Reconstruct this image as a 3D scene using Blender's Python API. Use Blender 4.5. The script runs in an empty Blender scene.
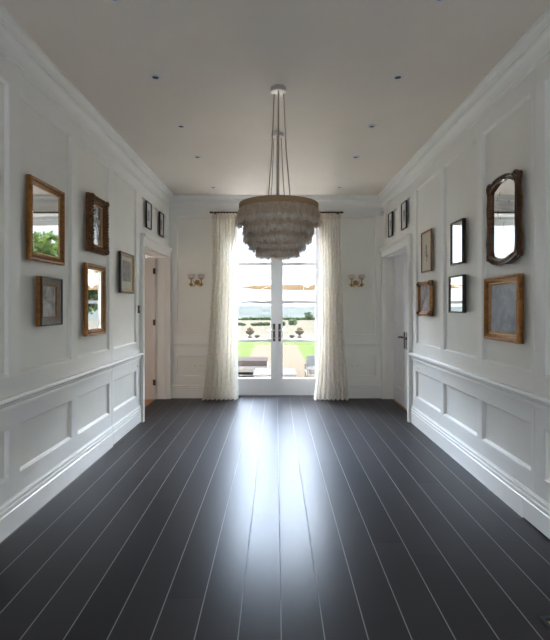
import bpy, bmesh, math, random
from mathutils import Vector, Matrix
R_ = random.Random(7)
F, VX, VY, CH = 470.0, 276.0, 307.0, 1.5
W = 1.795          # field plane of the side walls
DB = 7.765         # field plane of the far wall
CEIL = 3.32
scene = bpy.context.scene
col = scene.collection

# ------------------------------------------------------------------ materials
def nodes_of(name):
    m = bpy.data.materials.new(name); m.use_nodes = True
    nt = m.node_tree; b = nt.nodes['Principled BSDF']
    return m, nt, b
def N(nt, t, **kw):
    n = nt.nodes.new(t)
    for k, v in kw.items(): setattr(n, k, v)
    return n
def simple(name, c, rough=.5, metal=0, noise=0, nscale=20, bump=0, bscale=60, spec=.5, stretch=None, c2=None):
    m, nt, b = nodes_of(name)
    b.inputs['Base Color'].default_value = (*c, 1)
    b.inputs['Roughness'].default_value = rough
    b.inputs['Metallic'].default_value = metal
    b.inputs['Specular IOR Level'].default_value = spec
    tc = N(nt, 'ShaderNodeTexCoord'); mp = N(nt, 'ShaderNodeMapping')
    nt.links.new(tc.outputs['Object'], mp.inputs['Vector'])
    if stretch: mp.inputs['Scale'].default_value = stretch
    if noise or c2:
        n = N(nt, 'ShaderNodeTexNoise'); n.inputs['Scale'].default_value = nscale; n.inputs['Detail'].default_value = 4
        nt.links.new(mp.outputs[0], n.inputs['Vector'])
        r = N(nt, 'ShaderNodeValToRGB')
        r.color_ramp.elements[0].position = .35; r.color_ramp.elements[1].position = .65
        a = c2 if c2 else tuple(x * (1 - noise) for x in c)
        r.color_ramp.elements[0].color = (*a, 1); r.color_ramp.elements[1].color = (*c, 1)
        nt.links.new(n.outputs[0], r.inputs[0]); nt.links.new(r.outputs[0], b.inputs['Base Color'])
    if bump:
        n = N(nt, 'ShaderNodeTexNoise'); n.inputs['Scale'].default_value = bscale; n.inputs['Detail'].default_value = 3
        nt.links.new(mp.outputs[0], n.inputs['Vector'])
        bp = N(nt, 'ShaderNodeBump'); bp.inputs['Strength'].default_value = bump; bp.inputs['Distance'].default_value = .01
        nt.links.new(n.outputs[0], bp.inputs['Height']); nt.links.new(bp.outputs[0], b.inputs['Normal'])
    return m

M = {}
M['wall'] = simple('wall_paint', (.86, .845, .78), .42, bump=.02, bscale=90, noise=.03, nscale=3)
M['ceil'] = simple('ceiling_paint', (.83, .755, .66), .6, noise=.03, nscale=2)
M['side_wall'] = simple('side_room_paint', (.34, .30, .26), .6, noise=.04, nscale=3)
M['trim'] = simple('trim_paint', (.87, .858, .81), .36)
M['door'] = simple('door_paint', (.82, .82, .83), .35)
M['leafdoor'] = simple('door_leaf_paint', (.74, .70, .66), .4)
M['bronze'] = simple('aged_bronze', (.10, .075, .055), .38, .8, noise=.3)
M['brass'] = simple('antique_brass', (.55, .33, .12), .3, 1, noise=.35, nscale=60)
M['brass_plate'] = simple('dull_yellow_brass', (.72, .60, .20), .45, .1, noise=.3, nscale=30)
M['chrome'] = simple('brushed_nickel', (.75, .72, .70), .28, .9, noise=.1)
M['gilt'] = simple('aged_gilt', (.36, .15, .035), .34, .55, noise=.45, nscale=35, bump=.25, bscale=90)
M['gilt_dark'] = simple('dark_gilt', (.19, .08, .025), .38, .4, noise=.55, nscale=45, bump=.6, bscale=80)
M['gilt_light'] = simple('bright_gilt', (.62, .36, .15), .32, .6, noise=.25, nscale=50, bump=.1)
M['walnut'] = simple('walnut', (.17, .06, .016), .25, 0, noise=.6, nscale=14, stretch=(1, 1, 6), bump=.1)
M['walnut_dark'] = simple('dark_walnut', (.06, .025, .012), .28, 0, noise=.5, nscale=20, bump=.3)
M['greywood'] = simple('weathered_grey_wood', (.27, .205, .155), .5, 0, noise=.45, nscale=18, stretch=(1, 6, 1), bump=.2)
M['black'] = simple('black_lacquer', (.016, .014, .015), .3, noise=.2)
M['darkbrown'] = simple('dark_brown_frame', (.035, .022, .018), .35, noise=.3)
M['paper'] = simple('cream_paper', (.62, .57, .47), .8, noise=.06, nscale=6)
M['paper_w'] = simple('white_paper', (.66, .63, .6), .8, noise=.06, nscale=6)
M['white_plastic'] = simple('white_plastic', (.75, .75, .76), .35, noise=.04)
M['orange_wood'] = simple('orange_oak_floor', (.52, .22, .07), .4, noise=.3, nscale=8, stretch=(1, 8, 1))
M['cable'] = simple('taupe_flex', (.42, .34, .26), .6, noise=.1)
M['linen_band'] = simple('linen_band', (.40, .26, .14), .85, noise=.15, nscale=120, bump=.3, bscale=300)
M['dark_hole'] = simple('lamp_recess', (.01, .01, .01), .5)
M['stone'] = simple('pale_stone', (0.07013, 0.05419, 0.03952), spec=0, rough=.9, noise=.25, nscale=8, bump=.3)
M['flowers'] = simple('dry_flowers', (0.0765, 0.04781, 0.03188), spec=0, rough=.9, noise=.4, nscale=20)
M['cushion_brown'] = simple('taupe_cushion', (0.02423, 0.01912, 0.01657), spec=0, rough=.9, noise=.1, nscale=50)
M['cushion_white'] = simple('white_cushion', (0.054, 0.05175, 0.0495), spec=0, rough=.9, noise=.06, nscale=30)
M['teak'] = simple('weathered_teak', (.04, .03, .023), .7, noise=.3, nscale=20)
M['canvas'] = simple('tan_canvas', (.80, .66, .47), .85, noise=.05, nscale=10)
M['pale_metal'] = simple('pale_metal', (.6, .6, .58), .4, .6, noise=.05)
M['bark'] = simple('bark', (.12, .09, .06), .9, noise=.4, nscale=15, bump=.4)
M['glass_black'] = simple('black_iron', (.02, .02, .022), .35, noise=.2)

# wicker
m, nt, b = nodes_of('grey_wicker'); M['wicker'] = m
tc = N(nt, 'ShaderNodeTexCoord'); ck = N(nt, 'ShaderNodeTexChecker'); ck.inputs['Scale'].default_value = 45
ck.inputs['Color1'].default_value = (.06, .055, .053, 1); ck.inputs['Color2'].default_value = (.03, .028, .026, 1)
nt.links.new(tc.outputs['Object'], ck.inputs['Vector']); nt.links.new(ck.outputs[0], b.inputs['Base Color']); b.inputs['Roughness'].default_value = .7

# floor: painted boards along Y; seam edge reflections painted in as pale lines
m, nt, b = nodes_of('black_painted_boards'); M['floor'] = m
geo = N(nt, 'ShaderNodeNewGeometry'); sp = N(nt, 'ShaderNodeSeparateXYZ'); nt.links.new(geo.outputs['Position'], sp.inputs[0])
def math_(nt, op, a, b_=None, clamp=False):
    n = N(nt, 'ShaderNodeMath', operation=op); n.use_clamp = clamp
    for i, v in enumerate((a, b_)):
        if v is None: continue
        if isinstance(v, (int, float)): n.inputs[i].default_value = v
        else: nt.links.new(v, n.inputs[i])
    return n.outputs[0]
BWID = .1965
xs = math_(nt, 'DIVIDE', math_(nt, 'SUBTRACT', sp.outputs[0], .024), BWID)
idx = math_(nt, 'FLOOR', xs); fr = math_(nt, 'FRACT', xs)
dist = math_(nt, 'MINIMUM', fr, math_(nt, 'SUBTRACT', 1.0, fr))
seam = math_(nt, 'LESS_THAN', dist, .0028 / BWID)
wn = N(nt, 'ShaderNodeTexWhiteNoise', noise_dimensions='1D'); nt.links.new(idx, wn.inputs['W'])
ys = math_(nt, 'ADD', math_(nt, 'DIVIDE', sp.outputs[1], 2.9), math_(nt, 'MULTIPLY', wn.outputs['Value'], 5.0))
fy = math_(nt, 'FRACT', ys); joint = math_(nt, 'LESS_THAN', fy, .0014 / 2.9)
idy = math_(nt, 'FLOOR', ys)
wn2 = N(nt, 'ShaderNodeTexWhiteNoise', noise_dimensions='2D'); cb = N(nt, 'ShaderNodeCombineXYZ')
nt.links.new(idx, cb.inputs[0]); nt.links.new(idy, cb.inputs[1]); nt.links.new(cb.outputs[0], wn2.inputs['Vector'])
mp = N(nt, 'ShaderNodeMapping'); mp.inputs['Scale'].default_value = (30, 1.6, 1); nt.links.new(geo.outputs['Position'], mp.inputs['Vector'])
gn = N(nt, 'ShaderNodeTexNoise'); gn.inputs['Scale'].default_value = 3; gn.inputs['Detail'].default_value = 2; nt.links.new(mp.outputs[0], gn.inputs['Vector'])
sc = N(nt, 'ShaderNodeTexNoise'); sc.inputs['Scale'].default_value = 1.7; sc.inputs['Detail'].default_value = 3; nt.links.new(geo.outputs['Position'], sc.inputs['Vector'])
r1 = N(nt, 'ShaderNodeValToRGB'); r1.color_ramp.elements[0].color = (.031, .029, .030, 1); r1.color_ramp.elements[1].color = (.043, .040, .041, 1)
nt.links.new(wn2.outputs['Value'], r1.inputs[0])
mx = N(nt, 'ShaderNodeMix', data_type='RGBA'); mx.inputs['B'].default_value = (.24, .235, .24, 1)
nt.links.new(seam, mx.inputs['Factor']); nt.links.new(r1.outputs[0], mx.inputs['A'])
mx2 = N(nt, 'ShaderNodeMix', data_type='RGBA'); mx2.inputs['B'].default_value = (.004, .004, .004, 1)
nt.links.new(joint, mx2.inputs['Factor']); nt.links.new(mx.outputs['Result'], mx2.inputs['A']); nt.links.new(mx2.outputs['Result'], b.inputs['Base Color'])
rgh = .31
b.inputs['Specular IOR Level'].default_value = .06
r3 = math_(nt, 'ADD', rgh, math_(nt, 'MULTIPLY', seam, .3)); nt.links.new(r3, b.inputs['Roughness'])
h = math_(nt, 'ADD', math_(nt, 'MULTIPLY', gn.outputs[0], .35), math_(nt, 'MULTIPLY', math_(nt, 'MAXIMUM', seam, joint), -1.0))
bp = N(nt, 'ShaderNodeBump'); bp.inputs['Strength'].default_value = .07; bp.inputs['Distance'].default_value = .003
nt.links.new(h, bp.inputs['Height']); nt.links.new(bp.outputs[0], b.inputs['Normal'])

def mirror_mat(name, fox=.0, tint=(.74, .75, .75), rough=.02, dull=(.28, .28, .29)):
    m, nt, b = nodes_of(name)
    b.inputs['Metallic'].default_value = 1; b.inputs['Base Color'].default_value = (*tint, 1); b.inputs['Roughness'].default_value = rough
    if fox:
        tc = N(nt, 'ShaderNodeTexCoord'); n = N(nt, 'ShaderNodeTexNoise'); n.inputs['Scale'].default_value = 16; n.inputs['Detail'].default_value = 10
        n.inputs['Roughness'].default_value = .7
        nt.links.new(tc.outputs['Object'], n.inputs['Vector'])
        r = N(nt, 'ShaderNodeMapRange'); r.inputs['From Min'].default_value = .62 - fox * .5; r.inputs['From Max'].default_value = .8 - fox * .3
        nt.links.new(n.outputs[0], r.inputs['Value'])
        d = N(nt, 'ShaderNodeBsdfDiffuse'); d.inputs['Color'].default_value = (*dull, 1)
        ms = N(nt, 'ShaderNodeMixShader'); out = nt.nodes['Material Output']
        nt.links.new(r.outputs[0], ms.inputs[0]); nt.links.new(b.outputs[0], ms.inputs[1]); nt.links.new(d.outputs[0], ms.inputs[2])
        nt.links.new(ms.outputs[0], out.inputs['Surface'])
    return m
M['mirror'] = mirror_mat('mirror_glass')
M['mirror_old'] = mirror_mat('speckled_mirror_glass', .12, (.68, .69, .68), .03)
M['mirror_fox'] = mirror_mat('foxed_mirror_glass', .85, (.5, .52, .55), .3, (.36, .37, .41))
M['mirror_fox2'] = mirror_mat('cloudy_mirror_glass', .45, (.55, .56, .56), .2, (.30, .295, .28))

# window glass: thin, lets light straight through
m, nt, b = nodes_of('window_glass'); M['glass'] = m
out = nt.nodes['Material Output']; tr = N(nt, 'ShaderNodeBsdfTransparent'); tr.inputs[0].default_value = (.93, .95, .95, 1)
gl = N(nt, 'ShaderNodeBsdfGlossy'); gl.inputs['Roughness'].default_value = .02; fz = N(nt, 'ShaderNodeFresnel'); fz.inputs[0].default_value = 1.45
ms = N(nt, 'ShaderNodeMixShader'); nt.links.new(math_(nt, 'MULTIPLY', fz.outputs[0], .7), ms.inputs[0]); nt.links.new(tr.outputs[0], ms.inputs[1]); nt.links.new(gl.outputs[0], ms.inputs[2]); nt.links.new(ms.outputs[0], out.inputs['Surface'])

def cloth(name, c, c2, transl=.5, transp=.1, stripes=True):
    m, nt, b = nodes_of(name); out = nt.nodes['Material Output']
    geo = N(nt, 'ShaderNodeTexCoord'); mp = N(nt, 'ShaderNodeMapping'); mp.inputs['Scale'].default_value = (1, 1, .45) if stripes else (1, 1, .3)
    nt.links.new(geo.outputs['Object'], mp.inputs[0])
    n = N(nt, 'ShaderNodeTexNoise'); n.inputs['Scale'].default_value = 38; n.inputs['Detail'].default_value = 3; nt.links.new(mp.outputs[0], n.inputs['Vector'])
    r = N(nt, 'ShaderNodeValToRGB'); r.color_ramp.elements[0].position = .47; r.color_ramp.elements[1].position = .55
    r.color_ramp.elements[0].color = (*c2, 1); r.color_ramp.elements[1].color = (*c, 1); nt.links.new(n.outputs[0], r.inputs[0])
    d = N(nt, 'ShaderNodeBsdfDiffuse'); t = N(nt, 'ShaderNodeBsdfTranslucent'); tp = N(nt, 'ShaderNodeBsdfTransparent')
    nt.links.new(r.outputs[0], d.inputs[0]); nt.links.new(r.outputs[0], t.inputs[0])
    a = N(nt, 'ShaderNodeMixShader'); a.inputs[0].default_value = transl; nt.links.new(d.outputs[0], a.inputs[1]); nt.links.new(t.outputs[0], a.inputs[2])
    c_ = N(nt, 'ShaderNodeMixShader'); c_.inputs[0].default_value = transp; nt.links.new(a.outputs[0], c_.inputs[1]); nt.links.new(tp.outputs[0], c_.inputs[2])
    nt.links.new(c_.outputs[0], out.inputs['Surface'])
    return m
M['curtain'] = cloth('sheer_cream_voile', (.96, .91, .82), (.86, .83, .77), .17, .03)
M['heading'] = cloth('curtain_heading', (.88, .81, .70), (.80, .73, .62), .3, .02)
M['feather'] = cloth('pale_feather', (.72, .59, .46), (.63, .51, .39), .35, .0, False)
M['feather_tip'] = cloth('white_feather_tip', (.84, .77, .69), (.72, .65, .57), .4, .0, False)
M['shade'] = cloth('frosted_glass_shade', (.85, .80, .76), (.82, .78, .74), .4, .25, False)
M['parasol'] = cloth('parasol_canvas', (.20, .15, .105), (.19, .145, .10), .45, 0, False)

def leaf_mat(name, c, c2):
    m, nt, b = nodes_of(name); out = nt.nodes['Material Output']
    g = N(nt, 'ShaderNodeTexCoord'); n = N(nt, 'ShaderNodeTexNoise'); n.inputs['Scale'].default_value = 3.5
    nt.links.new(g.outputs['Object'], n.inputs['Vector'])
    r = N(nt, 'ShaderNodeValToRGB'); r.color_ramp.elements[0].position = .38; r.color_ramp.elements[1].position = .62
    r.color_ramp.elements[0].color = (*c2, 1); r.color_ramp.elements[1].color = (*c, 1); nt.links.new(n.outputs[0], r.inputs[0])
    d = N(nt, 'ShaderNodeBsdfDiffuse'); t = N(nt, 'ShaderNodeBsdfTranslucent'); nt.links.new(r.outputs[0], d.inputs[0]); nt.links.new(r.outputs[0], t.inputs[0])
    a = N(nt, 'ShaderNodeMixShader'); a.inputs[0].default_value = .35; nt.links.new(d.outputs[0], a.inputs[1]); nt.links.new(t.outputs[0], a.inputs[2])
    nt.links.new(a.outputs[0], out.inputs['Surface']); return m
M['leaf'] = leaf_mat('leaves', (.05, .066, .016), (.02, .03, .009))
M['leaf_dark'] = leaf_mat('hedge_leaves', (.05, .062, .032), (.03, .04, .021))
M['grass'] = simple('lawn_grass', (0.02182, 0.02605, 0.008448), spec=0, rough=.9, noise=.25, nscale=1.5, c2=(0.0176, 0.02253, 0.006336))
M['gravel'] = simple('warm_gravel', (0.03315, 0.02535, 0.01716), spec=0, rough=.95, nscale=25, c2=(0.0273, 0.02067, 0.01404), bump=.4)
M['dark_ground'] = simple('added_dark_ground', (.07, .07, .075), spec=0, rough=.8, noise=.3, nscale=3)
M['bounce_stone'] = simple('pale_bounce_stone', (.74, .60, .44), spec=0, rough=.85, noise=.12, nscale=3)
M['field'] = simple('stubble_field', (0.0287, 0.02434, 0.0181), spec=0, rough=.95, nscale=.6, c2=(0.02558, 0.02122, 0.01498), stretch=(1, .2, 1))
M['hills'] = simple('distant_farmland', (0.02418, 0.02418, 0.02106), spec=0, rough=1, nscale=.035, c2=(0.0156, 0.01677, 0.01404), stretch=(1, .35, 1))  # distance haze is put into these muted land colours

# engravings and paintings
def art(name, base, dark, scale, pos0, pos1, dist=0.):
    m, nt, b = nodes_of(name)
    tc = N(nt, 'ShaderNodeTexCoord'); n = N(nt, 'ShaderNodeTexNoise'); n.inputs['Scale'].default_value = scale; n.inputs['Detail'].default_value = 8
    n.inputs['Distortion'].default_value = dist
    nt.links.new(tc.outputs['Object'], n.inputs['Vector'])
    r = N(nt, 'ShaderNodeValToRGB'); r.color_ramp.elements[0].position = pos0; r.color_ramp.elements[1].position = pos1
    r.color_ramp.elements[0].color = (*dark, 1); r.color_ramp.elements[1].color = (*base, 1)
    nt.links.new(n.outputs[0], r.inputs[0]); nt.links.new(r.outputs[0], b.inputs['Base Color']); b.inputs['Roughness'].default_value = .5
    return m
M['engraving'] = art('engraved_print', (.34, .31, .26), (.09, .08, .07), 34, .3, .7)
M['smoky_art'] = art('smoky_picture', (.60, .60, .60), (.22, .20, .19), 7, .38, .68, 1)
M['interior_art'] = art('muted_painting', (.42, .37, .38), (.12, .10, .10), 9, .35, .65, .6)
M['sketch_ink'] = simple('sketch_ink', (.07, .065, .06), .8)

# ------------------------------------------------------------------ mesh helpers
class MB:
    def __init__(s): s.bm = bmesh.new()
    def quad(s, pts):
        try: return s.bm.faces.new([s.bm.verts.new(p) for p in pts])
        except ValueError: return None
    def box(s, a, b, bev=0):
        x0, x1 = sorted((a[0], b[0])); y0, y1 = sorted((a[1], b[1])); z0, z1 = sorted((a[2], b[2]))
        v = [s.bm.verts.new(p) for p in ((x0,y0,z0),(x1,y0,z0),(x1,y1,z0),(x0,y1,z0),(x0,y0,z1),(x1,y0,z1),(x1,y1,z1),(x0,y1,z1))]
        fs = [s.bm.faces.new([v[i] for i in q]) for q in ((0,3,2,1),(4,5,6,7),(0,1,5,4),(1,2,6,5),(2,3,7,6),(3,0,4,7))]
        if bev:
            es = list({e for f in fs for e in f.edges})
            bmesh.ops.bevel(s.bm, geom=es, offset=bev, segments=2, affect='EDGES', profile=.7)
        return s
    def extrude(s, prof, a, b, mapf):
        """closed profile [(d,z)] swept from u=a to u=b; mapf(u,d,z)->world"""
        n = len(prof)
        A = [s.bm.verts.new(mapf(a, d, z)) for d, z in prof]; B = [s.bm.verts.new(mapf(b, d, z)) for d, z in prof]
        for i in range(n):
            j = (i + 1) % n; s.bm.faces.new((A[i], A[j], B[j], B[i]))
        s.bm.faces.new(A); s.bm.faces.new(B)
        return s
    def lathe(s, prof, c, n=32, axis='Z', closed=False):
        rings = []
        for r, z in prof:
            ring = []
            for k in range(n):
                a = 2 * math.pi * k / n
                if axis == 'Z': p = (c[0] + r * math.cos(a), c[1] + r * math.sin(a), c[2] + z)
                elif axis == 'Y': p = (c[0] + r * math.cos(a), c[1] + z, c[2] + r * math.sin(a))
                else: p = (c[0] + z, c[1] + r * math.cos(a), c[2] + r * math.sin(a))
                ring.append(s.bm.verts.new(p))
            rings.append(ring)
        for i in range(len(rings) - 1):
            for k in range(n):
                k2 = (k + 1) % n; s.bm.faces.new((rings[i][k], rings[i][k2], rings[i+1][k2], rings[i+1][k]))
        if not closed:
            s.bm.faces.new(rings[0]); s.bm.faces.new(rings[-1])
        return s
    def tube(s, pts, r, n=8, cap=True):
        pts = [Vector(p) for p in pts]; rings = []
        for i, p in enumerate(pts):
            t = (pts[min(i+1, len(pts)-1)] - pts[max(i-1, 0)]).normalized()
            up = Vector((0, 0, 1)) if abs(t.z) < .9 else Vector((1, 0, 0))
            e1 = t.cross(up).normalized(); e2 = t.cross(e1)
            rr = r[i] if isinstance(r, (list, tuple)) else r
            rings.append([s.bm.verts.new(p + e1 * rr * math.cos(2*math.pi*k/n) + e2 * rr * math.sin(2*math.pi*k/n)) for k in range(n)])
        for i in range(len(rings) - 1):
            for k in range(n):
                k2 = (k + 1) % n; s.bm.faces.new((rings[i][k], rings[i][k2], rings[i+1][k2], rings[i+1][k]))
        if cap: s.bm.faces.new(rings[0]); s.bm.faces.new(rings[-1])
        return s
    def torus(s, c, R, r, axis='X', n=16, k=6):
        pts = []
        for i in range(n + 1):
            a = 2 * math.pi * i / n
            if axis == 'X': pts.append((c[0], c[1] + R * math.cos(a), c[2] + R * math.sin(a)))
            elif axis == 'Z': pts.append((c[0] + R * math.cos(a), c[1] + R * math.sin(a), c[2]))
            else: pts.append((c[0] + R * math.cos(a), c[1], c[2] + R * math.sin(a)))
        return s.tube(pts, r, k)
    def build(s, name, mat, parent=None, smooth=False, origin=None, kind=None, label=None, recalc=True):
        bm = s.bm
        if recalc: bmesh.ops.recalc_face_normals(bm, faces=bm.faces)
        if parent is not None:
            o0 = Vector((0, 0, 0)); p = parent
            while p is not None: o0 += p.location; p = p.parent
        else: o0 = Vector(origin) if origin else Vector((0, 0, 0))
        for v in bm.verts: v.co -= o0
        me = bpy.data.meshes.new(name); bm.to_mesh(me); bm.free()
        if smooth:
            for p in me.polygons: p.use_smooth = True
            if smooth != 'all':
                me.set_sharp_from_angle(angle=math.radians(40))
        for mm in (mat if isinstance(mat, (list, tuple)) else [mat]): me.materials.append(mm)
        o = bpy.data.objects.new(name, me); col.objects.link(o)
        if parent is not None: o.parent = parent
        else: o.location = o0
        if kind: o['kind'] = kind
        if label: o['label'] = label
        return o
def thing(name, label, cat, loc, group=None):
    o = bpy.data.objects.new(name, None); col.objects.link(o); o.location = loc; o.empty_display_size = .1
    o['label'] = label; o['category'] = cat
    if group: o['group'] = group
    return o
def tag(o, label, cat, group=None, kind=None):
    o['label'] = label; o['category'] = cat
    if group: o['group'] = group
    if kind: o['kind'] = kind
    return o
def copy_tree(o, parent=None):
    c = o.copy(); col.objects.link(c)
    if parent is not None: c.parent = parent
    for ch in [x for x in bpy.data.objects if x.parent == o and x is not c]: copy_tree(ch, c)
    return c
def S(name, mb, mat, **k): return mb.build(name, mat, kind='structure', **k)

mapL = lambda u, d, z: (-(W - d), u, z)
mapR = lambda u, d, z: ((W - d), u, z)
mapB = lambda u, d, z: (u, DB - d, z)

# ------------------------------------------------------------------ shell
NEAR = -1.6
OPa, OPb, OPz = 6.17, 7.66, 2.31       # side door openings
TH = .17
b = MB(); b.box((-W - TH, NEAR, -.1), (W + TH, 8.12, 0)); S('floor', b, M['floor'])
b = MB(); b.box((-W - TH, NEAR - .2, CEIL), (W + TH, 8.12, CEIL + .25)); S('ceiling', b, M['ceil'])
for nm, s in (('wall_left', -1), ('wall_right', 1)):
    b = MB()
    b.box((s * W, NEAR - .2, 0), (s * (W + TH), OPa, CEIL)); b.box((s * W, OPb, 0), (s * (W + TH), 8.12, CEIL)); b.box((s * W, OPa, OPz), (s * (W + TH), OPb, CEIL))
    S(nm, b, M['wall'])
DW = .81
b = MB(); b.box((-W, DB, 0), (-DW, 8.12, CEIL)); b.box((DW + .01, DB, 0), (W, 8.12, CEIL)); b.box((-DW, DB, 3.03), (DW + .01, 8.12, CEIL)); S('wall_back', b, M['wall'])
b = MB(); RX, RZ = 1.5, 2.0
b.box((-W, NEAR - .2, 0), (-RX, NEAR, CEIL)); b.box((RX, NEAR - .2, 0), (W, NEAR, CEIL)); b.box((-RX, NEAR - .2, RZ), (RX, NEAR, CEIL)); S('wall_near', b, M['wall'])
# unseen opening added behind the camera to light the near walls
b = MB()
for x in (-RX, -RX / 3 - .03, RX / 3 - .03, RX - .06): b.box((x, NEAR - .15, 0), (x + .06, NEAR - .09, RZ))
for z in (0, RZ - .06): b.box((-RX, NEAR - .15, z), (RX, NEAR - .09, z + .06))
wn_ = S('added_opening_1', b, M['door'])

def framed(mb, mapf, u0, u1, z0, z1, panels, t=.025, bead=.014, seams=()):
    """raised stiles and rails with openings for the panels"""
    us = sorted({u0, u1} | {p[i] for p in list(panels) + list(seams) for i in (0, 1)})
    for a, c in zip(us[:-1], us[1:]):
        mid = (a + c) / 2
        holes = sorted((p[2], p[3]) for p in list(panels) + list(seams) if p[0] < mid < p[1])
        z = z0
        for h0, h1 in holes + [(z1, z1)]:
            if h0 > z + 1e-6:
                pr = [mapf(a, 0, z), mapf(c, t, h0)]
                mb.box(pr[0], pr[1])
            z = h1
    for a, c, p0, p1 in panels:
        o = [(a, p0), (c, p0), (c, p1), (a, p1)]
        lv = [(0, t), (.004, t - .004), (.008, t - .005), (bead * .8, .009), (bead, .007), (bead + .003, 0)]
        for (i0, d0), (i1, d1) in zip(lv[:-1], lv[1:]):
            A = [(a + i0, p0 + i0), (c - i0, p0 + i0), (c - i0, p1 - i0), (a + i0, p1 - i0)]
            B = [(a + i1, p0 + i1), (c - i1, p0 + i1), (c - i1, p1 - i1), (a + i1, p1 - i1)]
            for k in range(4):
                j = (k + 1) % 4
                mb.quad([mapf(A[k][0], d0, A[k][1]), mapf(A[j][0], d0, A[j][1]), mapf(B[j][0], d1, B[j][1]), mapf(B[k][0], d1, B[k][1])])
UZ, LZ = (1.04, 2.99), (.36, .695)
sideL = [(-1.4, -.45), (-.33, .75), (.87, 1.95), (2.07, 3.12), (3.25, 4.08), (4.2, 5.0), (5.13, 5.97)]
sideR = [(-1.4, -.45), (-.33, .75), (.87, 1.95), (2.07, 3.10), (3.265, 4.04), (4.14, 4.97), (5.06, 5.95)]
tn = 1
for mapf, sl, seams in ((mapL, sideL, (5.068,)), (mapR, sideR, (3.215, 5.015))):
    b = MB(); ps = []
    for a, c in sl:
        ps += [(a, c, *UZ), (a, c, *LZ)]
    framed(b, mapf, NEAR, 6.11, 0, CEIL, ps, seams=[(q, q + .004, .226, 3.12) for q in seams])
    framed(b, mapf, 6.11, DB, OPz + .1, CEIL, [(6.2, 6.78, 2.60, 2.965), (6.85, 7.55, 2.60, 2.965)])
    S('trim_%d' % tn, b, M['trim'], recalc=False); tn += 1
b = MB()
framed(b, mapB, -W, -DW, 0, CEIL, [(-1.637, -1.0, *UZ), (-1.637, -1.0, *LZ)]); framed(b, mapB, DW + .01, W, 0, CEIL, [(1.0, 1.645, *UZ), (1.0, 1.645, *LZ)])
S('trim_%d' % tn, b, M['trim'], recalc=False); tn += 1

rail = [(.0, .812), (.034, .812), (.036, .840), (.033, .846), (.044, .852), (.046, .866), (.043, .870), (.064, .876), (.072, .884), (.072, .898), (.064, .908), (.0, .908)]
def base(z0): return [(0, z0), (.042, z0), (.042, .142), (.035, .148), (.035, .157), (.045, .163), (.044, .178), (.033, .183), (.033, .192), (.040, .198), (.038, .210), (.030, .215), (.028, .224), (0, .226)]
corn = [(0, 3.125), (.034, 3.125), (.038, 3.14), (.034, 3.15), (.042, 3.155)]
for i in range(9):
    a = math.pi / 2 * i / 8; corn.append((.042 + .05 * (1 - math.cos(a)), 3.158 + .085 * math.sin(a)))
corn += [(.1, 3.243), (.1, 3.258), (.108, 3.262), (.112, 3.275), (.126, 3.284), (.132, 3.298), (.138, 3.30), (.138, 3.32), (0, 3.32)]
for nm, mapf, u0, u1 in (('left', mapL, NEAR, DB), ('right', mapR, NEAR, DB), ('back', mapB, -W, W)):
    S('trim_%d' % tn, MB().extrude(corn, u0, u1, mapf), M['trim'], smooth=True); tn += 1
for mapf, segs in ((mapL, ((NEAR, 5.067), (5.071, 6.105))), (mapR, ((NEAR, 3.213), (3.217, 6.105))), (mapB, ((-W + .02, -.95), (.95, W - .02)))):
    b = MB()
    for a, c in segs: b.extrude(rail, a, c, mapf)
    S('trim_%d' % tn, b, M['trim'], smooth=True); tn += 1
b = MB(); b.extrude(base(0), NEAR, 5.06, mapL); b.extrude(base(.012), 5.064, 6.11, mapL); S('baseboard_left', b, M['trim'], smooth=True)
b = MB(); b.extrude(base(.012), NEAR, 3.345, mapR); b.extrude(base(0), 3.35, 6.11, mapR); S('baseboard_right', b, M['trim'], smooth=True)
b = MB(); b.extrude(base(0), -W + .02, -.94, mapB); b.extrude(base(0), .95, W - .02, mapB); S('baseboard_back', b, M['trim'], smooth=True)

# door surrounds on the side walls
for mapf in (mapL, mapR):
    b = MB()
    def bx(u0, u1, d0, d1, z0, z1): b.box(mapf(u0, d0, z0), mapf(u1, d1, z1), .003)
    bx(6.11, 6.17, -.0, .072, 0, 2.455); bx(7.66, 7.725, 0, .072, 0, 2.40)
    bx(6.17, 7.725, 0, .066, OPz, 2.40); bx(6.168, 7.735, 0, .072, 2.315, 2.332)
    cap = [(0, 2.395), (.068, 2.395), (.07, 2.41), (.08, 2.415), (.084, 2.432), (.092, 2.438), (.094, 2.462), (0, 2.464)]
    b.extrude(cap, 6.13, 7.74, mapf)
    # jamb linings
    bx(OPa, OPa + .012, -TH, .0, 0, OPz); bx(OPb - .012, OPb, -TH, 0, 0, OPz); bx(OPa, OPb, -TH, 0, OPz - .012, OPz)
    S('trim_%d' % tn, b, M['trim']); tn += 1
# architrave of the garden doors
b = MB()
for s in (-1, 1): b.box((s * .81, DB - .045, 0), (s * .93, DB, 3.1), .004)
b.box((-.93, DB - .045, 3.03), (.93, DB, 3.12), .004); S('trim_%d' % tn, b, M['trim']); tn += 1

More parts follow.
